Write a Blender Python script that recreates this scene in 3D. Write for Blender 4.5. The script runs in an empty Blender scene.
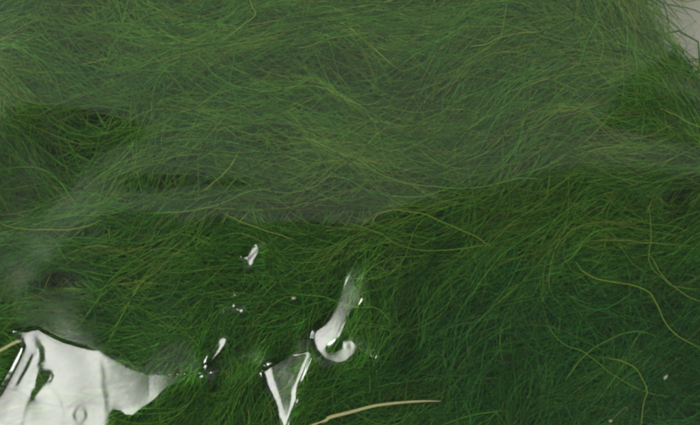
import bpy, math, random
import numpy as np

rng = np.random.default_rng(11)
random.seed(11)
scene = bpy.context.scene
col = scene.collection

# ------------------------------------------------------------------ camera
S = 0.0004                       # metres per photo pixel on the film plane
ZF = 0.042                       # height of the film above the table
CAMH = 0.50                      # camera above the film
cam_d = bpy.data.cameras.new('camera')
cam = bpy.data.objects.new('camera', cam_d)
col.objects.link(cam)
cam.location = (0, 0, ZF + CAMH)
cam.rotation_euler = (0, 0, 0)
cam_d.sensor_width = 36
cam_d.lens = 36 * CAMH / (700 * S)
cam_d.clip_start = 0.01
cam_d.clip_end = 50
scene.camera = cam

# ------------------------------------------------------------------ world and lamps (indoor product shot)
world = bpy.data.worlds.new('World')
scene.world = world
world.use_nodes = True
bg = world.node_tree.nodes['Background']
bg.inputs[0].default_value = (0.92, 0.97, 1.0, 1)
bg.inputs[1].default_value = 0.03

PANEL_Z, PANEL_EDGE = 1.25, 0.012
def area(name, loc, target, sx, sy, power, color):
    d = bpy.data.lights.new(name, 'AREA')
    d.shape = 'RECTANGLE'; d.size = sx; d.size_y = sy
    d.energy = power; d.color = color
    o = bpy.data.objects.new(name, d)
    col.objects.link(o)
    o.location = loc
    dv = np.array(target, float) - np.array(loc, float)
    from mathutils import Vector
    o.rotation_euler = Vector(dv).to_track_quat('-Z', 'Y').to_euler()
    return o
# broad soft ceiling light behind the pack, its front edge almost overhead
soft = area('ceiling_softbox', (0, PANEL_EDGE + 0.8, PANEL_Z), (0, PANEL_EDGE + 0.8, 0), 2.4, 1.6, 3.2, (1.0, 0.99, 0.96))
soft.rotation_euler = (0, 0, 0)
# small bright lamp in front on the left: the white glints in the film
LAMP = np.array([-1.15, -0.27, 2.4])
key = area('front_lamp', tuple(LAMP), (0, 0, ZF), 0.36, 0.36, 4.2, (1.0, 0.985, 0.95))
# added lights brightening the fibre from both sides, too far aside to mirror
area('added_side_light', (-1.45, 0.75, 1.75), (0, 0, ZF), 1.0, 1.0, 71.0, (1.0, 0.99, 0.95))
area('added_side_light', (1.5, -0.95, 1.75), (0, 0, ZF), 1.0, 1.0, 54.0, (1.0, 0.99, 0.96))

scene.view_settings.view_transform = 'Standard'
scene.view_settings.look = 'None'
scene.view_settings.exposure = 0.0
scene.view_settings.gamma = 1.0
scene.view_settings.use_curve_mapping = False
scene.cycles.max_bounces = 7
scene.cycles.diffuse_bounces = 4
scene.cycles.transparent_max_bounces = 10
scene.cycles.filter_width = 2.7
scene.cycles.use_denoising = True

# ------------------------------------------------------------------ helpers
def px2m(px, py):
    return (np.asarray(px, float) - 350) * S, (212.5 - np.asarray(py, float)) * S

def mesh_obj(name, verts, faces, mat, parent=None, smooth=True, loc=None):
    me = bpy.data.meshes.new(name)
    verts = np.ascontiguousarray(verts, dtype=np.float32)
    faces = np.ascontiguousarray(faces, dtype=np.int32)
    n, k = faces.shape
    me.vertices.add(len(verts)); me.vertices.foreach_set('co', verts.ravel())
    me.loops.add(n * k); me.loops.foreach_set('vertex_index', faces.ravel())
    me.polygons.add(n)
    me.polygons.foreach_set('loop_start', np.arange(0, n * k, k, dtype=np.int32))
    me.polygons.foreach_set('use_smooth', np.full(n, smooth, dtype=bool))
    me.update(calc_edges=True)
    if mat: me.materials.append(mat)
    o = bpy.data.objects.new(name, me)
    col.objects.link(o)
    if parent: o.parent = parent
    if loc is not None: o.location = loc
    return o

def tag(o, label=None, cat=None, group=None, kind=None):
    if label: o['label'] = label
    if cat: o['category'] = cat
    if group: o['group'] = group
    if kind: o['kind'] = kind
    return o

def gblur(a, s):
    r = max(1, int(s * 3)); x = np.arange(-r, r + 1)
    k = np.exp(-x * x / (2 * s * s)); k /= k.sum()
    p = np.pad(a, ((r, r), (0, 0)), mode='edge')
    b = sum(k[i] * p[i:i + a.shape[0]] for i in range(2 * r + 1))
    p = np.pad(b, ((0, 0), (r, r)), mode='edge')
    return sum(k[i] * p[:, i:i + a.shape[1]] for i in range(2 * r + 1))

def smooth_noise(shape, sig, seed):
    """Even noise of about unit spread, feature size sig cells."""
    g = np.random.default_rng(seed)
    f = max(1, int(sig / 3))
    h, w = shape[0] // f + 8, shape[1] // f + 8
    a = gblur(g.standard_normal((h, w)), sig / f)
    a = (a - a.mean()) / (a.std() + 1e-9)
    yy = np.arange(shape[0]) / f + 2; xx = np.arange(shape[1]) / f + 2
    y0 = yy.astype(int); x0 = xx.astype(int); fy = (yy - y0)[:, None]; fx = (xx - x0)[None]
    A = a[y0][:, x0] * (1 - fx) + a[y0][:, x0 + 1] * fx
    B = a[y0 + 1][:, x0] * (1 - fx) + a[y0 + 1][:, x0 + 1] * fx
    return A * (1 - fy) + B * fy

# ------------------------------------------------------------------ materials
def new_mat(name):
    m = bpy.data.materials.new(name); m.use_nodes = True
    nt = m.node_tree; nt.nodes.clear()
    return m, nt, nt.nodes.new('ShaderNodeOutputMaterial')

def film_material():
    m, nt, out = new_mat('clear_film')
    N = nt.nodes.new; L = nt.links.new
    fr = N('ShaderNodeFresnel'); fr.inputs['IOR'].default_value = 1.5
    mu = N('ShaderNodeMath'); mu.operation = 'MULTIPLY'; mu.inputs[1].default_value = 2.0; mu.use_clamp = True
    L(fr.outputs[0], mu.inputs[0])
    tr = N('ShaderNodeBsdfTransparent'); tr.inputs[0].default_value = (0.985, 0.99, 0.985, 1)
    gl = N('ShaderNodeBsdfGlossy'); gl.inputs['Color'].default_value = (1, 1, 1, 1)
    # slightly uneven polish of the film
    tc = N('ShaderNodeTexCoord'); no = N('ShaderNodeTexNoise'); no.inputs['Scale'].default_value = 60; no.inputs['Detail'].default_value = 3
    L(tc.outputs['Object'], no.inputs['Vector'])
    mr = N('ShaderNodeMapRange'); mr.inputs['To Min'].default_value = 0.09; mr.inputs['To Max'].default_value = 0.15
    L(no.outputs['Fac'], mr.inputs['Value']); L(mr.outputs[0], gl.inputs['Roughness'])
    n2 = N('ShaderNodeTexNoise'); n2.inputs['Scale'].default_value = 420; n2.inputs['Detail'].default_value = 4
    L(tc.outputs['Object'], n2.inputs['Vector'])
    bu = N('ShaderNodeBump'); bu.inputs['Strength'].default_value = 0.03; bu.inputs['Distance'].default_value = 0.0001
    L(n2.outputs['Fac'], bu.inputs['Height']); L(bu.outputs[0], gl.inputs['Normal'])
    mx = N('ShaderNodeMixShader'); L(mu.outputs[0], mx.inputs[0]); L(tr.outputs[0], mx.inputs[1]); L(gl.outputs[0], mx.inputs[2])
    # polythene is very faintly milky
    df = N('ShaderNodeBsdfDiffuse'); df.inputs[0].default_value = (0.8, 0.82, 0.8, 1)
    m2 = N('ShaderNodeMixShader'); m2.inputs[0].default_value = 0.003
    L(mx.outputs[0], m2.inputs[1]); L(df.outputs[0], m2.inputs[2])
    L(m2.outputs[0], out.inputs['Surface'])
    return m

def fibre_material(name, attr=True, color=(0.3, 0.3, 0.1), rough=0.5, grain=0.25):
    m, nt, out = new_mat(name)
    N = nt.nodes.new; L = nt.links.new
    p = N('ShaderNodeBsdfPrincipled'); p.inputs['Roughness'].default_value = rough
    p.inputs['Specular IOR Level'].default_value = 0.22
    tl = N('ShaderNodeBsdfTranslucent')
    tc = N('ShaderNodeTexCoord'); no = N('ShaderNodeTexNoise'); no.inputs['Scale'].default_value = 350; no.inputs['Detail'].default_value = 2
    L(tc.outputs['Object'], no.inputs['Vector'])
    mr = N('ShaderNodeMapRange'); mr.inputs['To Min'].default_value = 1 - grain; mr.inputs['To Max'].default_value = 1 + grain
    L(no.outputs['Fac'], mr.inputs['Value'])
    mx = N('ShaderNodeVectorMath'); mx.operation = 'SCALE'
    if attr:
        a = N('ShaderNodeAttribute'); a.attribute_name = 'dye'
        L(a.outputs['Color'], mx.inputs[0])
    else:
        mx.inputs[0].default_value = color
    L(mr.outputs[0], mx.inputs['Scale'])
    L(mx.outputs[0], p.inputs['Base Color']); L(mx.outputs[0], tl.inputs['Color'])
    ms = N('ShaderNodeMixShader'); ms.inputs[0].default_value = 0.22
    L(p.outputs[0], ms.inputs[1]); L(tl.outputs[0], ms.inputs[2]); L(ms.outputs[0], out.inputs['Surface'])
    return m

def table_material():
    m, nt, out = new_mat('pale_table')
    N = nt.nodes.new; L = nt.links.new
    p = N('ShaderNodeBsdfPrincipled'); p.inputs['Roughness'].default_value = 0.55
    tc = N('ShaderNodeTexCoord'); no = N('ShaderNodeTexNoise'); no.inputs['Scale'].default_value = 40; no.inputs['Detail'].default_value = 6
    L(tc.outputs['Object'], no.inputs['Vector'])
    cr = N('ShaderNodeValToRGB')
    cr.color_ramp.elements[0].color = (0.74, 0.71, 0.63, 1); cr.color_ramp.elements[1].color = (0.84, 0.82, 0.75, 1)
    L(no.outputs['Fac'], cr.inputs[0]); L(cr.outputs[0], p.inputs['Base Color']); L(p.outputs[0], out.inputs['Surface'])
    return m

FILM = film_material()
FIBRE = fibre_material('dyed_fibre')
STRAW = fibre_material('dry_straw', False, (0.95, 0.91, 0.48), 0.45, 0.1)
CREAM = fibre_material('cream_husk_and_glint', False, (0.92, 0.90, 0.80), 0.4, 0.05)
TABLE = table_material()

# ------------------------------------------------------------------ the table
t = mesh_obj('tabletop', [(-.9, -.7, 0), (.9, -.7, 0), (.9, .7, 0), (-.9, .7, 0)], [(0, 1, 2, 3)], TABLE, smooth=False)
tag(t, kind='structure', label='pale beige tabletop under the pack', cat='table')

# ------------------------------------------------------------------ shape of the film
def set_grid(x0, x1, y0, y1, cell):
    global CELL, PX, PY, GX, GY, XM, YM, h
    CELL = cell; PX = np.arange(x0, x1, cell); PY = np.arange(y0, y1, cell)
    GX, GY = np.meshgrid(PX, PY)                 # rows go down the photo
    XM, YM = px2m(GX, GY); h = CELL * S
WIN = (-34, 412, 212, 448)                       # part of the film that is crinkled

def poly(pts):
    pts = np.array(pts, float); inside = np.zeros(GX.shape, bool)
    x0, y0 = pts.min(0) - 2; x1, y1 = pts.max(0) + 2
    ix = np.where((PX > x0) & (PX < x1))[0]; iy = np.where((PY > y0) & (PY < y1))[0]
    if len(ix) == 0 or len(iy) == 0: return inside.astype(float)
    acc = np.zeros((len(iy), len(ix)))
    for ox in (-.33, 0, .33):
        for oy in (-.33, 0, .33):
            gx, gy = np.meshgrid(PX[ix] + ox * CELL, PY[iy] + oy * CELL)
            ins = np.zeros(gx.shape, bool); j = len(pts) - 1
            for i in range(len(pts)):
                xi, yi = pts[i]; xj, yj = pts[j]
                if yi != yj:
                    c = ((yi > gy) != (yj > gy)) & (gx < (xj - xi) * (gy - yi) / (yj - yi) + xi)
                    ins ^= c
                j = i
            acc += ins
    out = np.zeros(GX.shape); out[np.ix_(iy, ix)] = acc / 9
    return out

def line(pts, w, soft=0.6):
    """Distance band about a polyline, 1 inside half-width w/2."""
    d = np.full(GX.shape, 1e9); pts = np.array(pts, float)
    for (ax, ay), (bx, by) in zip(pts[:-1], pts[1:]):
        vx, vy = bx - ax, by - ay; L2 = vx * vx + vy * vy + 1e-9
        u = np.clip(((GX - ax) * vx + (GY - ay) * vy) / L2, 0, 1)
        d = np.minimum(d, np.hypot(GX - ax - u * vx, GY - ay - u * vy))
    return np.clip((w / 2 + soft - d) / (2 * soft), 0, 1)

def blob(cx, cy, rx, ry, soft=1.0):
    d = np.hypot((GX - cx) / rx, (GY - cy) / ry)
    return np.clip((1 - d) * min(rx, ry) / soft + 0.5, 0, 1)

def over(base, mask, val):
    return base * (1 - mask) + val * mask

def glints():
    # --- where the film leans towards the front lamp (glints): 0..1
    B = np.zeros(GX.shape)
    big = poly([(15, 332), (24, 333.5), (36, 330.5), (42, 334), (60, 343), (85, 350), (104, 355), (120, 362), (132, 369), (150, 374),
                (170, 374.5), (188, 373), (190, 377), (172, 384), (164, 390), (157, 398), (149, 404), (141, 409),
            (134, 415), (127, 415), (121, 410), (114, 409), (109, 414), (106, 430), (108, 470), (-20, 490), (-58, 480), (-40, 440), (0, 396), (9, 380), (18, 363), (25, 347)])
    big = gblur(big, 0.9)
    B = over(B, big, 0.95)
    fade = np.clip((GY - (352 + (GX - 100) * 0.22)) / 16, 0, 1)            # softer along the upper right ridge
    B = np.where(GX > 96, np.minimum(B, over(B, np.clip((GX - 96) / 20, 0, 1), B * (0.50 + 0.50 * fade))), B)
    B = over(B, gblur(poly([(150, 372), (190, 374), (190, 379), (168, 388), (160, 392)]), 2.5), 0.8) * (big > .02) + B * (big <= .02)
    B = B - big * (0.10 + 0.10 * smooth_noise(GX.shape, 9 / CELL, 31) + 0.03 * smooth_noise(GX.shape, 3.5 / CELL, 32)) * (GX < 150)
    B = np.clip(B, 0, 1)
    B = over(B, gblur(poly([(36, 331), (38, 345), (30, 360), (18, 385), (0, 425), (-30, 440), (-10, 400), (18, 363)]), 2 / CELL), 0.62) * (big > 0.02) + B * (big <= 0.02)
    B = over(B, line([(101, 362), (104, 376), (103, 384), (107, 400), (107, 425)], 3, 2.5), 0.5)
    B = over(B, line([(104, 386), (113, 383), (124, 378), (140, 375)], 1.6, 1.0), 0.35)
    soft_ = gblur(big, 3.2 / CELL)
    rim_ = 0.5 * (1 - np.clip((soft_ - 0.5) / 0.4, 0, 1)) * np.clip((150 - GX) / 25, 0, 1)
    B = np.where(big > 0.02, B * (1 - rim_), B)
    ring = np.abs(np.hypot((GX - 80) / 6.2, (GY - 415.5) / 6.8) - 1) * 6.4
    B = over(B, np.clip(1.9 - ring, 0, 1), 0.32)
    B = over(B, line([(66, 410), (75, 402), (88, 400), (101, 403)], 1.6, 0.9), 0.42)
    B = over(B, line([(88, 422), (97, 420), (108, 421)], 1.8, 0.8), 0.3)
    B = over(B, gblur(poly([(35, 341), (39, 342), (44, 348), (50, 361), (44, 363), (37, 366), (34, 356)]), 0.6), 0.0)
    B = over(B, gblur(poly([(32, 373), (40, 368), (51, 370), (55, 377), (49, 386), (40, 390), (30, 401), (30, 385)]), 0.7), 0.0)
    B = over(B, line([(31.5, 355), (26, 367), (16, 385)], 2.0, 0.6), 0.02)
    B = over(B, line([(29, 400), (25, 412), (20, 430)], 2, 2), 0.5)
    B = over(B, line([(52, 390), (60, 400), (64, 415)], 1.5, 2), 0.55)
    # spur and beads
    B = over(B, line([(184, 376), (196, 374), (201.5, 372)], 2.2), 0.9)
    B = over(B, blob(201.5, 372, 1.8, 1.8), 1.0)
    B = over(B, poly([(152, 376), (172, 376), (192, 374.5), (194, 376.5), (174, 384), (160, 391)]), 0.92)
    # small kite glint
    B = over(B, poly([(240.5, 257), (247, 256), (252, 249), (257, 244.5), (261, 248), (259, 254), (253, 262), (249, 268), (247, 262)]), 0.95)
    B = over(B, line([(248, 260), (253, 254.5), (259, 249)], 3.0), 0.12)
    B = over(B, blob(262.5, 244, 1.6, 1.4), 0.8)
    for c in [(233, 306, 2.0, 2.3), (237.5, 309.5, 2.6, 1.5), (242, 310.5, 2.6, 2.0), (234.5, 295, 2.4, 1.3), (223.5, 310.5, 1.4, 2.6), (250, 284, 1.1, 1.1)]:
        B = np.maximum(B, 0.9 * blob(*c))
    # leaf glint
    B = over(B, gblur(poly([(227.5, 337.5), (226.5, 343), (221, 351), (212, 361), (207.5, 365), (206, 362), (209, 355), (214, 347), (219, 341), (223, 338)]), .7), 0.8)
    B = over(B, line([(207, 364), (213, 354), (219, 345.5)], 3.0), 0.03)
    # hooked glint
    hook = poly([(350, 273), (354, 278), (359, 290), (360, 299), (354, 308), (347, 316), (341, 327), (336, 337), (327, 343), (323, 349), (328, 353.5), (336, 353),
                 (342, 349), (346, 343), (352, 340.5), (357, 346), (354, 353), (346, 359.5), (335, 361.5), (325, 358.5), (317.5, 351), (313.5, 340), (315, 332), (325, 326), (331, 318), (338, 305), (344, 290), (347, 281)])
    hv = np.clip(0.20 + (GY - 285) / 66 * 0.80, 0.16, 0.97) * np.where(GY < 325, 1 - 0.25 * np.clip((GX - (351 - (GY - 300) * .55)) / 8, 0, 1), 1)
    B = over(B, gblur(hook, 1.0 / CELL), 1.0) * hv * (gblur(hook, 1.0 / CELL) > 0.01) + B * (gblur(hook, 1.0 / CELL) <= 0.01)
    B = over(B, blob(348.5, 346, 2.6, 1.8), 0.1)
    B = over(B, line([(357, 348.5), (363, 351), (368, 354), (373, 356)], 1.3), 0.75)
    B = np.maximum(B, blob(372, 355.5, 2.4, 1.6)); B = np.maximum(B, blob(365.5, 352.5, 1.6, 1.3))
    # V shaped glint
    B = over(B, gblur(poly([(268, 372), (276, 364), (290, 357), (309, 353), (300, 374), (292, 392), (286, 415)]), 1.0), 0.16)
    B = over(B, line([(268, 368.5), (280, 362), (295, 356), (310, 352)], 1.5), 0.6)
    B = over(B, gblur(poly([(277, 373), (284, 370), (295, 376.5), (292, 385), (286, 381), (277, 378)]), .9), 0.5)
    B = over(B, poly([(305, 358), (299, 362), (296, 367), (299, 370)]), 0.3)
    B = over(B, line([(309, 353), (297, 357), (286, 365), (278, 374), (276.5, 384), (278.5, 393), (281.5, 399)], 0.8), 0.5)
    B = over(B, poly([(283.5, 403), (289.5, 403.5), (288, 412), (285.5, 419), (284, 412)]), 0.45)
    B = over(B, poly([(262, 371), (270.5, 367.5), (274.5, 382), (281.5, 403), (285.5, 417), (287, 426), (283.5, 430), (281, 420), (276.5, 405), (267.5, 388)]), 0.98)
    B = over(B, poly([(308.8, 351), (312, 352), (304.5, 372), (297.8, 387), (297, 400), (292, 412), (286.5, 428), (284, 422), (288.5, 412), (291.5, 398), (291.5, 391), (296.3, 380), (302.6, 364)]), 0.98)
    # faint grey leans
    faint = np.zeros(GX.shape)
    faint = np.maximum(faint, 0.45 * gblur(line([(208, 370), (222, 364), (236, 359.5), (250, 360), (262, 364.5)], 5, 1), 1))
    B = np.maximum(B, faint)
    return np.clip(B, 0, 1)

set_grid(-60, 760, -58, 484, 1.6)
# --- where the film leans towards the ceiling softbox (grey veil): 0..1
V = gblur(poly([(-80, -80), (780, -80), (780, -20), (705, 8), (684, 40), (655, 56), (625, 78), (606, 102), (606, 126), (634, 138), (700, 149), (780, 150),
                (780, 172), (700, 172), (655, 166), (628, 160), (600, 163), (560, 169), (530, 176), (480, 186), (440, 196), (400, 206), (350, 212), (300, 214), (262, 217), (225, 217),
                (190, 212), (150, 208), (120, 206), (95, 217), (75, 232), (58, 245), (40, 262), (36, 285), (30, 310), (-2, 330), (-80, 332), (-80, 250),
                (-20, 235), (25, 222), (50, 210), (66, 192), (84, 172), (100, 150), (120, 138), (124, 128), (112, 117), (95, 110), (80, 104), (60, 107), (30, 106), (0, 112), (-80, 120)]), 1)
wx_ = 5 * smooth_noise(GX.shape, 14 / CELL, 41) + 4 * smooth_noise(GX.shape, 6 / CELL, 42); wy_ = 4 * smooth_noise(GX.shape, 16 / CELL, 43) + 3 * smooth_noise(GX.shape, 5 / CELL, 44)
V = V[np.clip(np.arange(len(PY))[:, None] + wy_ / CELL, 0, len(PY) - 1).astype(int), np.clip(np.arange(len(PX))[None] + wx_ / CELL, 0, len(PX) - 1).astype(int)]
V = gblur(V, 5 / CELL)
V = V - 0.75 * gblur(poly([(118, 174), (160, 170), (215, 176), (262, 183), (300, 186), (240, 190), (190, 190), (150, 194), (120, 196)]), 5 / CELL)
V = V - 0.34 * gblur(poly([(20, 225), (80, 222), (110, 240), (70, 300), (10, 330), (-30, 330), (-30, 240)]), 9 / CELL)
_r = np.clip((GX - 400) / 70, 0, 1) * np.clip((GY - 150) / 12, 0, 1)
V = V * (1 - _r) + gblur(V, 13 / CELL) * _r
V = V + 0.45 * gblur(poly([(140, 196), (200, 190), (300, 188), (420, 190), (440, 198), (380, 208), (300, 214), (225, 217), (160, 210)]), 4 / CELL)
V = V - 0.5 * gblur(poly([(-60, 118), (20, 112), (80, 110), (112, 124), (108, 138), (84, 158), (62, 186), (36, 208), (-60, 226)]), 4 / CELL)
V = V * (0.78 + 0.10 * smooth_noise(GX.shape, 34 / CELL, 3) + 0.05 * smooth_noise(GX.shape, 11 / CELL, 4))
V = np.clip(V, 0, 1)

# target slope: reflect the camera ray just onto / off the softbox edge, or onto the lamp
P = np.stack([XM, YM, np.full_like(XM, ZF)], -1)
def unit(v): return v / np.linalg.norm(v, axis=-1, keepdims=True)
vdir = unit(np.array([0, 0, ZF + CAMH]) - P)
edge = unit(np.stack([XM * (PANEL_Z - ZF + CAMH) / CAMH, np.full_like(XM, PANEL_EDGE), np.full_like(XM, PANEL_Z)], -1) - P)
n_e = unit(edge + vdir)
sy_edge = -n_e[..., 1] / n_e[..., 2]                     # dz/dy that puts the edge exactly here
d = math.radians(3.2)
want = sy_edge - (V - 0.5) * 2 * d                       # more negative slope leans the film towards +y
flat = np.zeros_like(want)
gy = np.where(V > 0.5, 0.25 * np.minimum(flat, want) + 0.75 * want, np.maximum(flat, want))
w8 = np.clip(np.abs(V - 0.5) * 4, 0, 1)
gy = gy * w8 + want * (1 - w8)
gx = np.zeros_like(gy)
# gentle slack of the film
und = 0.00028 * smooth_noise(GX.shape, 42 / CELL, 5) + 0.00005 * smooth_noise(GX.shape, 13 / CELL, 6)
uy, ux = np.gradient(und, h); uy = -uy
gx += ux; gy += uy * 0.8

def solve_flat(gx, gy):
    """Height whose slopes are gx, gy in the least-squares sense (even weights, one FFT)."""
    tx = 0.5 * (gx[:, 1:] + gx[:, :-1]) * h; ty = -0.5 * (gy[1:] + gy[:-1]) * h
    r = np.zeros_like(gx); r[:, 1:] += tx; r[:, :-1] -= tx; r[1:] += ty; r[:-1] -= ty
    H_, W_ = r.shape
    ky = 2 - 2 * np.cos(np.pi * np.arange(2 * H_) / H_); kx = 2 - 2 * np.cos(np.pi * np.arange(W_ + 1) / W_)
    e = np.concatenate([r, r[::-1]], 0); e = np.concatenate([e, e[:, ::-1]], 1)
    return np.fft.irfft2(np.fft.rfft2(e) / (ky[:, None] + kx[None] + 3e-5), s=e.shape)[:H_, :W_]
Z = solve_flat(gx, gy)

def slopes(z):
    a, c_ = np.gradient(z, h); return c_, -a
# crinkles: solved in the window that holds them, coarse grid first
Z0, PX0, PY0, CELL0 = Z - np.median(Z) + ZF, PX, PY, CELL
def lookup(A, PX, PY, px, py):
    """Smooth (cubic) lookup of a gridded height."""
    c_ = PX[1] - PX[0]
    def idx(u, n):
        u = np.clip(u, 1, n - 2.001); k = u.astype(int); return k, u - k
    def wt(f): return [(-f + 2 * f**2 - f**3) / 2, (2 - 5 * f**2 + 3 * f**3) / 2, (f + 4 * f**2 - 3 * f**3) / 2, (-f**2 + f**3) / 2]
    i0, fi = idx((px - PX[0]) / c_, len(PX)); j0, fj = idx((py - PY[0]) / c_, len(PY))
    wi, wj = wt(fi), wt(fj); o = 0
    for a_ in range(4):
        for b_ in range(4):
            o = o + wi[a_] * wj[b_] * A[np.clip(j0 - 1 + b_, 0, len(PY) - 1), np.clip(i0 - 1 + a_, 0, len(PX) - 1)]
    return o

def crinkle(cell, start, iters):
    set_grid(*WIN, cell)
    b = glints()
    base = lookup(Z0, PX0, PY0, GX, GY)
    P = np.stack([XM, YM, np.full_like(XM, ZF)], -1); vdir = unit(np.array([0, 0, ZF + CAMH]) - P)
    n_l = unit(unit(LAMP - P) + vdir); gl = -n_l[..., :2] / n_l[..., 2:]
    bx_, by_ = slopes(base)
    rx_, ry_ = bx_ - gl[..., 0], by_ - gl[..., 1]; full = np.hypot(rx_, ry_) + 1e-9
    dl = np.tan(np.radians(3.7 * (1 - b) ** 0.8))         # how far off the lamp the film leans for a glint this bright
    dl = np.where(b < 0.06, full + (np.minimum(np.tan(np.radians(3.55)), full) - full) * b / 0.06, dl)
    k_ = np.minimum(dl, full) / full
    e_y, e_x = np.gradient(gblur(1 - k_, 0.7)); band = np.clip(np.hypot(e_x, e_y) * 6 - 0.3, 0, 1)
    on = b > 0.04
    ring = (~on) & (gblur(on.astype(float), 1.6 / CELL) > 0.012)
    W = np.where(on, 60.0, np.where(GX < 150, 3.0, 1.8))
    W = W * (1 - band) + 0.15 * band
    W = np.where((blob(338, 344, 4.5, 4) > .5) & (~on), 60.0, W)
    W = np.where(ring & (GX < 148) & (GY > 325), 0.2, W)                           # the film may fold sharply just outside a glint
    z0 = None if start is None else lookup(start[0], start[1], start[2], GX, GY)
    z = solve_height(rx_ * (k_ - 1), ry_ * (k_ - 1), W, z0, iters)
    return z, PX, PY

def solve_height(gx, gy, W, z0, iters):
    """Weighted least squares height by preconditioned conjugate gradients, zero on the window's rim."""
    wx = 0.5 * (W[:, 1:] + W[:, :-1]); wy = 0.5 * (W[1:] + W[:-1])
    eps = 6e-5 * CELL ** 2
    rimd = np.minimum(np.minimum(GX - WIN[0], WIN[1] - GX), np.minimum(GY - WIN[2], WIN[3] - GY))
    E = (6e-5 + 0.02 * np.clip(1 - rimd / 22, 0, 1) ** 3) * CELL ** 2
    def div(a, c):
        o = np.zeros_like(W)
        o[:, 1:] += a; o[:, :-1] -= a
        o[1:] += c; o[:-1] -= c
        return o
    def A(z): return div(wx * (z[:, 1:] - z[:, :-1]), wy * (z[1:] - z[:-1])) + E * z
    r = div(wx * 0.5 * (gx[:, 1:] + gx[:, :-1]) * h, wy * -0.5 * (gy[1:] + gy[:-1]) * h)
    H_, W_ = W.shape
    ky = 2 - 2 * np.cos(np.pi * np.arange(2 * H_) / H_); kx = 2 - 2 * np.cos(np.pi * np.arange(W_ + 1) / W_)
    lam = ky[:, None] + kx[None] + eps
    def M(r):
        e = np.concatenate([r, r[::-1]], 0); e = np.concatenate([e, e[:, ::-1]], 1)
        return np.fft.irfft2(np.fft.rfft2(e) / lam, s=e.shape)[:H_, :W_]
    dg = np.zeros_like(W); dg[:, 1:] += wx; dg[:, :-1] += wx; dg[1:] += wy; dg[:-1] += wy
    sc = 2 / np.sqrt(dg)
    r0 = (r * (sc * M(sc * r))).sum()
    z = np.zeros_like(W) if z0 is None else z0.copy()
    r = r - A(z); y = sc * M(sc * r); p = y.copy(); rz = (r * y).sum()
    for i in range(iters):
        Ap = A(p); al = rz / (p * Ap).sum(); z += al * p; r -= al * Ap
        y = sc * M(sc * r); rn = (r * y).sum()
        if rn < 1e-6 * r0: break
        p = y + rn / rz * p; rz = rn
    print('film solve', i, rn / r0)
    return z
coarse = crinkle(1.2, None, 500)
fine = crinkle(0.62, coarse, 260)
fine = (gblur(fine[0], 0.9), fine[1], fine[2])
def film_px(px, py):
    """Film height at photo-plane position px, py."""
    z = lookup(Z0, PX0, PY0, px, py)
    c_ = lookup(fine[0], fine[1], fine[2], np.clip(px, WIN[0], WIN[1]), np.clip(py, WIN[2], WIN[3]))
    e = np.minimum(np.minimum(px - WIN[0], WIN[1] - px) / 18, (py - WIN[2]) / 14)
    e = np.clip(np.minimum(e, (WIN[3] - py) / 10), 0, 1)
    z = z + c_ * e * e * (3 - 2 * e)
    # the pack falls away towards its sealed edges beyond the frame
    ex = np.clip((np.abs(px - 350) - 385) / 40, 0, 1); ey = np.clip((np.abs(py - 212) - 245) / 40, 0, 1)
    return np.clip(z - 0.012 * np.maximum(ex, ey) ** 2, 0.016, 0.075)
def film_at(x, y): return film_px(np.asarray(x) / S + 350, 212.5 - np.asarray(y) / S)
# mesh: close grid over the crinkles, wider elsewhere
mpx = np.concatenate([np.arange(-60, -12, 2.0), np.arange(-12, 386, 0.75), np.arange(386, 761, 2.0)])
mpy = np.concatenate([np.arange(-58, 234, 2.0), np.arange(234, 432, 0.75), np.arange(432, 484, 2.0)])
MX, MY = np.meshgrid(mpx, mpy); Z = film_px(MX, MY); XM, YM = px2m(MX, MY)

bag = bpy.data.objects.new('plastic_bag', None); col.objects.link(bag)
tag(bag, 'clear shiny plastic bag stretched over the whole heap of green fibre', 'bag')
nr, nc = MX.shape
idx = np.arange(nr * nc).reshape(nr, nc)
F = np.stack([idx[1:, :-1], idx[1:, 1:], idx[:-1, 1:], idx[:-1, :-1]], -1).reshape(-1, 4)
mesh_obj('front_film', np.stack([XM, YM, Z], -1).reshape(-1, 3), F, FILM, bag)
# back film lying on the table, and the side walls out beyond the frame
bx = np.linspace(XM.min(), XM.max(), 60); by = np.linspace(YM.min(), YM.max(), 40)
bX, bY = np.meshgrid(bx, by)
bZ = 0.0025 + 0.0008 * smooth_noise(bX.shape, 3, 8)
bi = np.arange(bX.size).reshape(bX.shape)
bF = np.stack([bi[:-1, :-1], bi[:-1, 1:], bi[1:, 1:], bi[1:, :-1]], -1).reshape(-1, 4)
mesh_obj('back_film', np.stack([bX, bY, np.maximum(bZ, 0.0008)], -1).reshape(-1, 3), bF, FILM, bag)
def side(xs, ys, zt):
    n = len(xs); v = np.concatenate([np.stack([xs, ys, np.full(n, 0.0025)], -1), np.stack([xs, ys, zt], -1)])
    f = np.array([(i, i + 1, n + i + 1, n + i) for i in range(n - 1)])
    mesh_obj('side_film', v, f, FILM, bag)
side(XM[0], YM[0], Z[0]); side(XM[-1], YM[-1], Z[-1]); side(XM[:, 0], YM[:, 0], Z[:, 0]); side(XM[:, -1], YM[:, -1], Z[:, -1])

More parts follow.
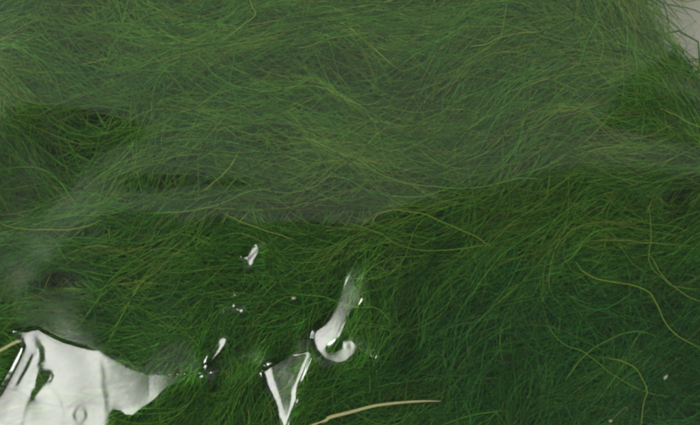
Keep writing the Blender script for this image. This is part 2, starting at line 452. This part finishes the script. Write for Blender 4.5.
# ------------------------------------------------------------------ the tangle of fibre
# combing directions seen in the heap: photo x, y, angle (deg, counter-clockwise), tightness
FLOW = np.array([
 (40, 30, 10, .55), (60, 85, 12, .6), (130, 60, -30, .25), (140, 105, 35, .4), (220, 25, 12, .7), (180, 100, 15, .5), (230, 90, -12, .6), (330, 55, 18, .65), (300, 20, 8, .7),
 (450, 30, 16, .7), (420, 80, 12, .6), (540, 30, 5, .6), (600, 60, -40, .5), (650, 30, -50, .4), (660, 100, -38, .55), (690, 160, -10, .5), (500, 120, 20, .35), (560, 110, 15, .3),
 (250, 150, 20, .5), (200, 130, 30, .5), (150, 170, 35, .5), (340, 140, -16, .75), (430, 180, -18, .8), (300, 205, 10, .85), (200, 205, 6, .8), (520, 175, 14, .7), (610, 165, -5, .6), (600, 195, 14, .5),
 (30, 140, -45, .35), (80, 130, 40, .3), (40, 190, 12, .5), (100, 190, 45, .5), (60, 240, 8, .75), (130, 250, 28, .7), (70, 275, 20, .6), (200, 245, 25, .6), (270, 230, -15, .5), (330, 240, 35, .5),
 (250, 290, 40, .3), (120, 310, -12, .35), (40, 310, 30, .3), (400, 225, -12, .5), (500, 220, 10, .7), (600, 225, 12, .6), (680, 230, 8, .5),
 (420, 290, 55, .35), (480, 320, 30, .15), (560, 300, -35, .2), (650, 300, -30, .2), (600, 360, 30, .2), (680, 380, -15, .2),
 (330, 390, 55, .5), (430, 390, 62, .45), (530, 390, 45, .3), (600, 415, 35, .3), (230, 390, 35, .4), (160, 410, 30, .4)], float)

GRID_W = 41; gxp = np.linspace(-60, 760, GRID_W * 2); gyp = np.linspace(-58, 484, GRID_W + 14)
gX, gY = np.meshgrid(gxp, gyp)
wts = 1 / ((gX[..., None] - FLOW[:, 0]) ** 2 + (gY[..., None] - FLOW[:, 1]) ** 2 + 300) ** 1.6
wts /= wts.sum(-1, keepdims=True)
a2 = np.radians(FLOW[:, 2]) * 2
fC = (wts * np.cos(a2) * FLOW[:, 3]).sum(-1); fS = (wts * np.sin(a2) * FLOW[:, 3]).sum(-1)
fN = 0.34 * smooth_noise(gX.shape, 3.4, 51) + 0.24 * smooth_noise(gX.shape, 1.7, 52)      # locks swirl about the main sweep
def flow(px, py):
    i = np.clip((px + 60) / 820 * (len(gxp) - 1), 0, len(gxp) - 1.001); j = np.clip((py + 58) / 542 * (len(gyp) - 1), 0, len(gyp) - 1.001)
    i0 = i.astype(int); j0 = j.astype(int); fi = i - i0; fj = j - j0
    def s(a): return (a[j0, i0] * (1 - fi) + a[j0, i0 + 1] * fi) * (1 - fj) + (a[j0 + 1, i0] * (1 - fi) + a[j0 + 1, i0 + 1] * fi) * fj
    c, q = s(fC), s(fS)
    return np.arctan2(q, c) / 2 + s(fN), np.hypot(c, q)

set_grid(-60, 760, -58, 484, 1.6)
# depth of the fibre surface below the film (mm): hollows in the heap
lump = smooth_noise(GX.shape, 15 / CELL, 21) * 2.7 + smooth_noise(GX.shape, 40 / CELL, 22) * 1.8
hollow = np.clip(lump, 0, 6); gap = np.zeros(GX.shape)
for (cx, cy, rx, ry, dep) in [(92, 116, 34, 12, 9), (50, 150, 55, 24, 8), (22, 195, 34, 22, 7), (60, 284, 36, 12, 9), (85, 232, 45, 8, 6), (690, 192, 26, 16, 9), (640, 205, 70, 14, 4), (175, 182, 60, 9, 7), (300, 217, 120, 8, 5),
                              (88, 8, 30, 20, 5), (90, 55, 24, 40, 5.5), (175, 84, 14, 6, 5), (380, 340, 60, 40, 3), (560, 310, 110, 60, 3.5), (470, 350, 60, 40, 3), (250, 275, 25, 25, 3), (220, 375, 25, 20, 3),
                              (640, 128, 45, 16, 4), (560, 185, 40, 8, 4), (290, 325, 40, 30, 2.5)]:
    gap = np.maximum(gap, min(dep / 9, 1) * np.exp(-(((GX - cx) / rx) ** 2 + ((GY - cy) / ry) ** 2)))
    hollow = np.maximum(hollow, 2.0 * dep * np.exp(-(((GX - cx) / rx) ** 2 + ((GY - cy) / ry) ** 2)))
def sample(a, px, py):
    i = np.clip((px - PX[0]) / CELL, 0, len(PX) - 1).astype(int); j = np.clip((py - PY[0]) / CELL, 0, len(PY) - 1).astype(int)
    return a[j, i]

def thin(px, py):
    """How far the heap has run out (pale table showing): upper right corner and nicks on the top edge."""
    t1 = np.clip((1 - np.hypot((px - 766) / 95, (py - 34) / 66)) * 4, 0, 1)
    t2 = np.clip(1 - np.hypot((px - 549) / 34, (py + 14) / 19), 0, 1) * 2
    t3 = np.clip(1 - np.hypot((px - 338) / 28, (py + 14) / 17), 0, 1) * 2
    return np.clip(np.maximum(np.maximum(t1, t2), t3), 0, 1)

# lowest film within reach of a fibre's next bend: the film tents clear of the fibre where it is crinkled
LPX = np.arange(-80, 790, 2.0); LPY = np.arange(-78, 510, 2.0)
_f = film_px(*np.meshgrid(LPX, LPY)); LOWF = _f.copy()
for _dy in range(-3, 4):
    for _dx in range(-3, 4):
        LOWF = np.minimum(LOWF, np.roll(_f, (_dy, _dx), (0, 1)))
K = 14
def grow(N, seed, deep):
    g = np.random.default_rng(seed)
    nb = int(N / 24)                                        # locks of a few strands each
    bpx = g.uniform(-70, 770, nb); bpy_ = g.uniform(-68, 492, nb)
    lock = g.integers(0, nb, N)
    loose = g.random(N) < (0.5 if deep else 0.2)
    spread = g.uniform(3, 15, nb)[lock]
    px = bpx[lock] + g.normal(0, 1, N) * spread; py = bpy_[lock] + g.normal(0, 1, N) * spread
    px = np.where(loose, g.uniform(-70, 770, N), px); py = np.where(loose, g.uniform(-68, 492, N), py)
    low = np.clip((py - 235) / 60, 0, 1)                   # lower part: shorter, curlier, more tangled
    tang = np.clip((px - 330) / 120, 0, 1) * low
    th, coh = flow(px, py)
    dev_lock = g.normal(0, 1, nb)[lock]; dev = np.where(loose, g.normal(0, 1, N), dev_lock)
    sig = (1 - coh) * (0.40 + 0.12 * low) + 0.06 + 0.22 * tang
    wild = g.random(N) < (0.06 + 0.14 * tang)
    ang = th + dev * sig + g.normal(0, 0.13, N) + np.where(wild, g.uniform(-1.6, 1.6, N), 0)
    ang += np.where(g.random(N) < .5, math.pi, 0)
    length = np.clip(g.lognormal(np.log(145), 0.42, N), 45, 300) * (1 - 0.32 * low)
    curv = (np.where(loose, g.normal(0, 1, N), g.normal(0, 1, nb)[lock] * .8 + g.normal(0, .4, N))) * (0.0085 + 0.0045 * low)
    wamp = g.uniform(0.004, 0.032, N); wfr = g.uniform(0.025, 0.08, N); wph = g.uniform(0, 6.28, N)
    ds = length / (K - 1)
    X = np.zeros((N, K)); Y = np.zeros((N, K))
    # grow both ways from the seed: start half a length back
    x, y, a = px.copy(), py.copy(), ang + math.pi
    half = K // 2
    def step(x, y, a, s, sgn):
        f, c = flow(x, y)
        df = np.angle(np.exp(2j * (f - a))) / 2
        a = a + ds * (sgn * curv + wamp * np.sin(wfr * s + wph)) + 0.20 * df * (0.25 + c) * (ds / 10)
        return x + np.cos(a) * ds, y - np.sin(a) * ds, a
    X[:, half], Y[:, half] = px, py
    for k in range(half):
        x, y, a = step(x, y, a, -k * ds, -1); X[:, half - 1 - k], Y[:, half - 1 - k] = x, y
    x, y, a = px.copy(), py.copy(), ang.copy()
    for k in range(half + 1, K):
        x, y, a = step(x, y, a, (k - half) * ds, 1); X[:, k], Y[:, k] = x, y
    # depth under the film
    if deep: base = g.uniform(6, 20, N)
    else: base = np.where(loose, g.gamma(1.5, 1.6, N), (g.gamma(1.5, 2.0, nb))[lock] + g.normal(0, .8, N))
    base = np.clip(base, 0.15, 30)
    s = np.linspace(0, 1, K)[None]
    arch = g.uniform(0, 2.6, N)[:, None] * (2 * s - 1) ** 2 * (g.random(N) < .75)[:, None] + g.normal(0, .8, N)[:, None] * (s - .5) * 2
    dep = base[:, None] + arch + 0.5 * np.sin(g.uniform(2, 7, N)[:, None] * s * 3 + g.uniform(0, 6, N)[:, None]) + sample(hollow, X, Y) * (1 - 0.35 * np.clip((200 - Y) / 60, 0, 1)) * np.clip(1.15 - base[:, None] / 22, .2, 1)
    dep = np.clip(dep, 0.0, 36)
    mx, my = px2m(X, Y)
    zf = np.minimum(lookup(LOWF, LPX, LPY, X, Y), lookup(Z0, PX0, PY0, X, Y))
    rad = g.lognormal(np.log(0.78 if deep else 0.33), 0.28, N) * S * (1 - 0.10 * tang)
    rad = np.where(g.random(N) < 0.06, rad * 1.45, rad)
    z = zf - 0.0006 - rad[:, None] - dep * 0.001
    z = np.maximum(z, 0.005)
    for _ in range(2):                                      # stiff fibres do not follow every wrinkle of the film
        zs = z.copy(); zs[:, 1:-1] = (z[:, :-2] + 2 * z[:, 1:-1] + z[:, 2:]) / 4
        z = np.minimum(zs, zf - 0.0005 - rad[:, None])
    keep = (thin(X, Y) * 1.0).mean(1) < g.uniform(0.02, 0.30, N)
    if not deep: keep &= sample(gap, X, Y).max(1) < g.uniform(0.12, 0.95, N)
    # dye
    u = np.where(loose, g.random(N), np.clip(g.random(nb)[lock] * .95 + .05 + g.normal(0, .22, N), 0, 1))
    c0 = np.array([0.050, 0.250, 0.016]); c1 = np.array([0.140, 0.430, 0.022]); c2 = np.array([0.390, 0.560, 0.070]); cb = np.array([0.036, 0.240, 0.070])
    uu = u[:, None]
    c = np.where(uu < .6, c0 + (c1 - c0) * uu / .6, c1 + (c2 - c1) * ((uu - .6) / .4) ** 2 * .8)
    blue = (np.clip(g.normal(0.12, .2, N) + 0.45 * tang, 0, .9))[:, None]
    c = c * (1 - blue) + cb * blue
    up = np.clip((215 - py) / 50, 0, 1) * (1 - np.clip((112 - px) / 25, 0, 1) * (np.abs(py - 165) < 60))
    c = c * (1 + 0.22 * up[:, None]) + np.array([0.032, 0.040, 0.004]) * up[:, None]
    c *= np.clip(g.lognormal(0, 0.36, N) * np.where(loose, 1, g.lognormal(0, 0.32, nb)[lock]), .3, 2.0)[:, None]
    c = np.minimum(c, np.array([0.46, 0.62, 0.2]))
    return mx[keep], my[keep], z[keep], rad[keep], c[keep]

def tubes(x, y, z, rad, sides=3, taper=True):
    N, K = x.shape
    Pn = np.stack([x, y, z], -1)
    T = np.zeros_like(Pn); T[:, 1:-1] = Pn[:, 2:] - Pn[:, :-2]; T[:, 0] = Pn[:, 1] - Pn[:, 0]; T[:, -1] = Pn[:, -1] - Pn[:, -2]
    T = unit(T)
    U = np.stack([-T[..., 1], T[..., 0], np.zeros((N, K))], -1); U = unit(U + 1e-9); Vv = np.cross(T, U)
    tp = np.ones(K)
    if taper: s = np.linspace(-1, 1, K); tp = np.clip(1.08 - np.abs(s) ** 5 * 0.75, .3, 1)
    r = rad[:, None] * tp[None]
    ang = np.arange(sides) / sides * 2 * math.pi + math.pi / 2
    V = Pn[:, :, None] + r[:, :, None, None] * (U[:, :, None] * np.cos(ang)[None, None, :, None] + Vv[:, :, None] * np.sin(ang)[None, None, :, None])
    i = np.arange(N * K * sides).reshape(N, K, sides); j = np.roll(i, -1, axis=2)
    Fc = np.stack([i[:, :-1], j[:, :-1], j[:, 1:], i[:, 1:]], -1).reshape(-1, 4)
    return V.reshape(-1, 3), Fc

surf = grow(22500, 101, False); deep = grow(5800, 102, True)
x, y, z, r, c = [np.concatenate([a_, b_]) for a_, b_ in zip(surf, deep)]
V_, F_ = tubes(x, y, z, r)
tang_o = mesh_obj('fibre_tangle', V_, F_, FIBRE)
at = tang_o.data.attributes.new('dye', 'FLOAT_COLOR', 'POINT')
cc = np.concatenate([np.repeat(c, K * 3, 0), np.ones((len(c) * K * 3, 1))], 1).astype(np.float32)
at.data.foreach_set('color', cc.ravel())
tag(tang_o, 'dense tangled heap of fine green plant fibre filling the bag', 'fibre', kind='stuff')
print('strands', len(x), 'tris', len(F_) * 2)

# ------------------------------------------------------------------ single strands one can follow by eye
def curve_pts(pts, n):
    pts = np.array(pts, float)
    p = np.vstack([2 * pts[0] - pts[1], pts, 2 * pts[-1] - pts[-2]])
    seg = len(pts) - 1; out = []
    for u in np.linspace(0, seg - 1e-6, n):
        k = int(u); f = u - k; a, b_, c_, d_ = p[k:k + 4]
        out.append(0.5 * ((2 * b_) + (-a + c_) * f + (2 * a - 5 * b_ + 4 * c_ - d_) * f * f + (-a + 3 * b_ - 3 * c_ + d_) * f ** 3))
    return np.array(out)

def strand(name, pts, width, color, label, cat='strand', depth=0.2, mat=None, flat_=1.0, point=0.25, group=None, profile=None):
    q = curve_pts(pts, max(14, len(pts) * 5)); n = len(q)
    mx, my = px2m(q[:, 0], q[:, 1])
    if mat is None:
        width = width * 0.54; depth = depth + 0.7
        wob = np.random.default_rng(n + int(abs(q[0, 0]))); ph = wob.uniform(0, 6, 4); sl = np.linspace(0, 1, n) * n
        my = my + S * (0.5 * np.sin(sl * .35 + ph[0]) + 0.3 * np.sin(sl * .8 + ph[1])); mx = mx + S * 0.5 * np.sin(sl * .45 + ph[2])
    rad = width * S / 2
    z = film_at(mx, my) - 0.0005 - rad * flat_ - depth * 0.001
    zs = z.copy()
    for _ in range(6): zs[1:-1] = (zs[:-2] + 2 * zs[1:-1] + zs[2:]) / 4; zs = np.minimum(zs, z)
    s = np.linspace(0, 1, n)
    tp = profile(s) if profile else np.clip(np.minimum(s, 1 - s) / 0.12, 0, 1) * (1 - point) + point
    Pn = np.stack([mx, my, zs], -1); T = unit(np.gradient(Pn, axis=0)); U = unit(np.stack([-T[:, 1], T[:, 0], np.zeros(n)], -1)); Vv = np.cross(T, U)
    sides = 6; ang = np.arange(sides) / sides * 2 * math.pi
    V = Pn[:, None] + (rad * tp)[:, None, None] * (U[:, None] * np.cos(ang)[None, :, None] + flat_ * Vv[:, None] * np.sin(ang)[None, :, None])
    base = Pn[n // 2]
    i = np.arange(n * sides).reshape(n, sides); j = np.roll(i, -1, 1)
    Fc = np.stack([i[:-1], j[:-1], j[1:], i[1:]], -1).reshape(-1, 4)
    V = np.concatenate([V.reshape(-1, 3), Pn[[0, -1]]])
    caps = [(i[0, (k + 1) % sides], i[0, k], n * sides, n * sides) for k in range(sides)]
    o = mesh_obj(name, V - base, Fc, mat or FIBRE, loc=base)
    if not mat:
        a = o.data.attributes.new('dye', 'FLOAT_COLOR', 'POINT')
        a.data.foreach_set('color', np.tile(np.array([*color, 1], np.float32), len(V)))
    return tag(o, label, cat, group)

YG = (0.42, 0.60, 0.07); LG = (0.25, 0.54, 0.06); MG = (0.17, 0.44, 0.05); OL = (0.34, 0.46, 0.08)
ST = 'loose strands lying on top of the heap'
strand('straw', [(306, 428), (316, 424), (326, 420.5), (330, 417.5), (350, 412.5), (375, 406), (400, 403), (425, 401.6), (441, 401.8)], 3.7, None,
       'thick pale straw lying at the bottom edge, longest dry piece', 'straw', mat=STRAW, flat_=0.45, depth=0.0,
       profile=lambda s: 0.45 + 0.55 * np.clip(s / .35, 0, 1) * np.clip((1 - s) / .6, 0, 1) ** .8 - 0.3 * np.exp(-((s - .17) / .03) ** 2) - 0.3 * np.clip((s - .8) / .2, 0, 1))
strand('straw', [(-18, 360), (0, 350.5), (8, 346), (15, 342.5), (20, 341.2)], 3.4, None,
       'short pale straw tip poking in at the left edge beside the white glint', 'straw', mat=STRAW, flat_=0.6, depth=0.0, point=.6)
strand('fibre_strand', [(576, 262), (582, 269), (590, 275), (602, 281), (622, 283), (640, 287), (652, 295), (660, 307), (665, 320), (675, 333), (690, 343), (708, 353)], 2.1, YG,
       'bright yellow-green strand in a long S curve running off the right edge', group=ST, depth=0)
strand('fibre_strand', [(649, 205), (652, 220), (652, 240), (650, 255), (654, 268), (664, 279), (674, 286), (688, 288), (708, 290)], 1.6, LG,
       'light green strand dropping steeply near the right edge then turning flat right', group=ST, depth=0)
strand('fibre_strand', [(648, 252), (656, 262), (664, 276), (674, 286), (690, 296), (708, 305)], 1.5, YG,
       'yellowish strand forking off down-right from the steep light green strand', group=ST, depth=0.2)
strand('fibre_strand', [(560, 266), (570, 259), (578, 253), (583, 243), (591, 235), (604, 230), (620, 229)], 1.7, LG,
       'light green strand arching up and over left of the S-shaped strand', group=ST, depth=0.2)
strand('fibre_strand', [(588, 241), (605, 240), (625, 241), (645, 243), (662, 243), (690, 247)], 1.6, OL,
       'olive strand running nearly level above the yellow-green S curve', group=ST, depth=0.2)
strand('fibre_strand', [(642, 432), (643, 418), (646, 402), (648, 393), (645, 381), (638, 371), (625, 363), (600, 357)], 1.9, YG,
       'yellow-green strand rising from the bottom right edge and hooking left', group=ST, depth=0)
strand('fibre_strand', [(546, 322), (556, 336), (568, 346), (584, 353), (598, 362), (612, 374), (630, 385), (650, 394), (672, 397)], 1.5, LG,
       'light green strand slanting down right to meet the hooked yellow-green strand', group=ST, depth=0.2)
strand('fibre_strand', [(566, 382), (572, 373), (582, 360), (596, 348), (615, 338), (640, 332), (658, 337)], 1.5, LG,
       'light green strand in a broad arch at lower right above the hooked strand', group=ST, depth=0.2)
strand('fibre_strand', [(372, 226), (375, 217), (386, 211), (402, 210), (425, 215), (445, 223), (465, 231), (480, 239), (494, 249)], 1.7, YG,
       'yellowish strand starting in a round bend at the centre and trailing down right', group=ST, depth=0)
strand('fibre_strand', [(345, 222), (362, 227), (378, 232), (392, 242), (410, 248), (440, 250.5), (470, 248), (500, 244)], 1.7, LG,
       'long light green strand sagging across the centre below the round bend', group=ST, depth=0)
strand('fibre_strand', [(340, 150), (360, 160), (385, 176), (410, 184), (440, 187), (480, 187), (508, 181), (528, 178), (545, 179)], 1.8, LG,
       'long light green strand sweeping under the grey veil right of centre', group=ST, depth=0)
strand('fibre_strand', [(200, 192), (212, 183), (222, 176), (230, 165), (240, 150)], 1.8, YG,
       'bright strand slanting steeply up right above the grey fold', group=ST, depth=0)
strand('fibre_strand', [(140, 213), (180, 212), (208, 208), (226, 201), (245, 193), (270, 189)], 1.7, LG,
       'light green strand rising gently along the grey fold left of centre', group=ST, depth=0)
strand('fibre_strand', [(220, 43), (230, 35), (243, 25), (255, 15), (253, 7), (248, -6)], 1.8, YG,
       'bright straight strand slanting to the top edge with a kink at its upper end', group=ST, depth=0)
strand('fibre_strand', [(190, 53), (202, 61), (215, 74), (232, 84), (255, 90), (275, 90), (300, 83), (318, 74)], 1.7, LG,
       'light green strand sagging in a wide bowl in the upper left', group=ST, depth=0)
strand('fibre_strand', [(224, 214), (240, 222), (262, 229), (280, 235), (296, 241)], 1.7, YG,
       'yellow strand slanting down right just above the kite-shaped glint', group=ST, depth=0)
strand('fibre_strand', [(-8, 220), (10, 227), (32, 230), (60, 230), (85, 226), (104, 219)], 1.5, YG,
       'yellowish strand lying in a shallow curve at the left edge below the dark hollow', group=ST, depth=0)
strand('fibre_strand', [(292, 294), (318, 296), (338, 303), (356, 307), (372, 307), (384, 314), (391, 324)], 1.6, LG,
       'light green strand crossing the hooked glint from left to right', group=ST, depth=0)
strand('fibre_strand', [(470, 46), (485, 44), (500, 38), (520, 33), (545, 31)], 1.8, YG,
       'yellow strand lying nearly level in the upper right', group=ST, depth=0)
strand('fibre_strand', [(660, 108), (674, 114), (688, 121), (708, 130)], 1.8, YG,
       'bright strand slanting down to the right edge in the vivid green patch', group=ST, depth=0)

# small bits caught among the strands; the white one stands for a glint
def flake(px, py, a, b_, ang, label, seed, mat):
    g = np.random.default_rng(seed); n = 9
    th = np.arange(n) / n * 2 * math.pi; rr = 1 + g.normal(0, .12, n); ca, sa = math.cos(ang), math.sin(ang)
    u = a * rr * np.cos(th); v = b_ * rr * np.sin(th)
    x_, y_ = (u * ca - v * sa) * S, (u * sa + v * ca) * S
    cx, cy = px2m(px, py); zz = float(film_at(cx, cy)) - 0.0011
    top = np.stack([x_ * .75, y_ * .75, np.full(n, .0004)], -1); mid = np.stack([x_, y_, np.zeros(n)], -1); bot = np.stack([x_ * .7, y_ * .7, np.full(n, -.0003)], -1)
    V = np.concatenate([top, mid, bot]); F = []
    for k in range(n):
        m = (k + 1) % n
        F += [(n + k, n + m, m, k), (2 * n + k, 2 * n + m, n + m, n + k)]
    for base_, rev in ((0, False), (2 * n, True)):
        for k in range(1, n - 1, 2):
            q = [base_, base_ + k, base_ + k + 1, base_ + min(k + 2, n - 1)] if k + 2 < n else None
            if q: F.append(tuple(q[::-1] if rev else q))
    o = mesh_obj('husk_or_glint_speck', V, F, mat, loc=(float(cx), float(cy), zz))
    return tag(o, label, 'flake')
flake(667, 378, 3.4, 1.7, math.radians(55), 'tiny white speck standing for a glint near the lower right corner', 3, CREAM)  # a glint built as a solid white speck
flake(293.5, 298.5, 3.0, 1.4, 0.1, 'tiny cream flake left of the hooked glint', 4, CREAM)
flake(611.5, 421.5, 2.2, 1.5, .3, 'tiny cream flake at the bottom edge below the hooked strand', 5, STRAW)
strand('stalk', [(612, 421), (617, 416), (623, 411.5), (627, 408.5), (629, 412.5)], 1.3, (0.42, 0.46, 0.2),
       'short pale bent stalk with a crooked tip at the bottom right edge', 'stalk', depth=0)
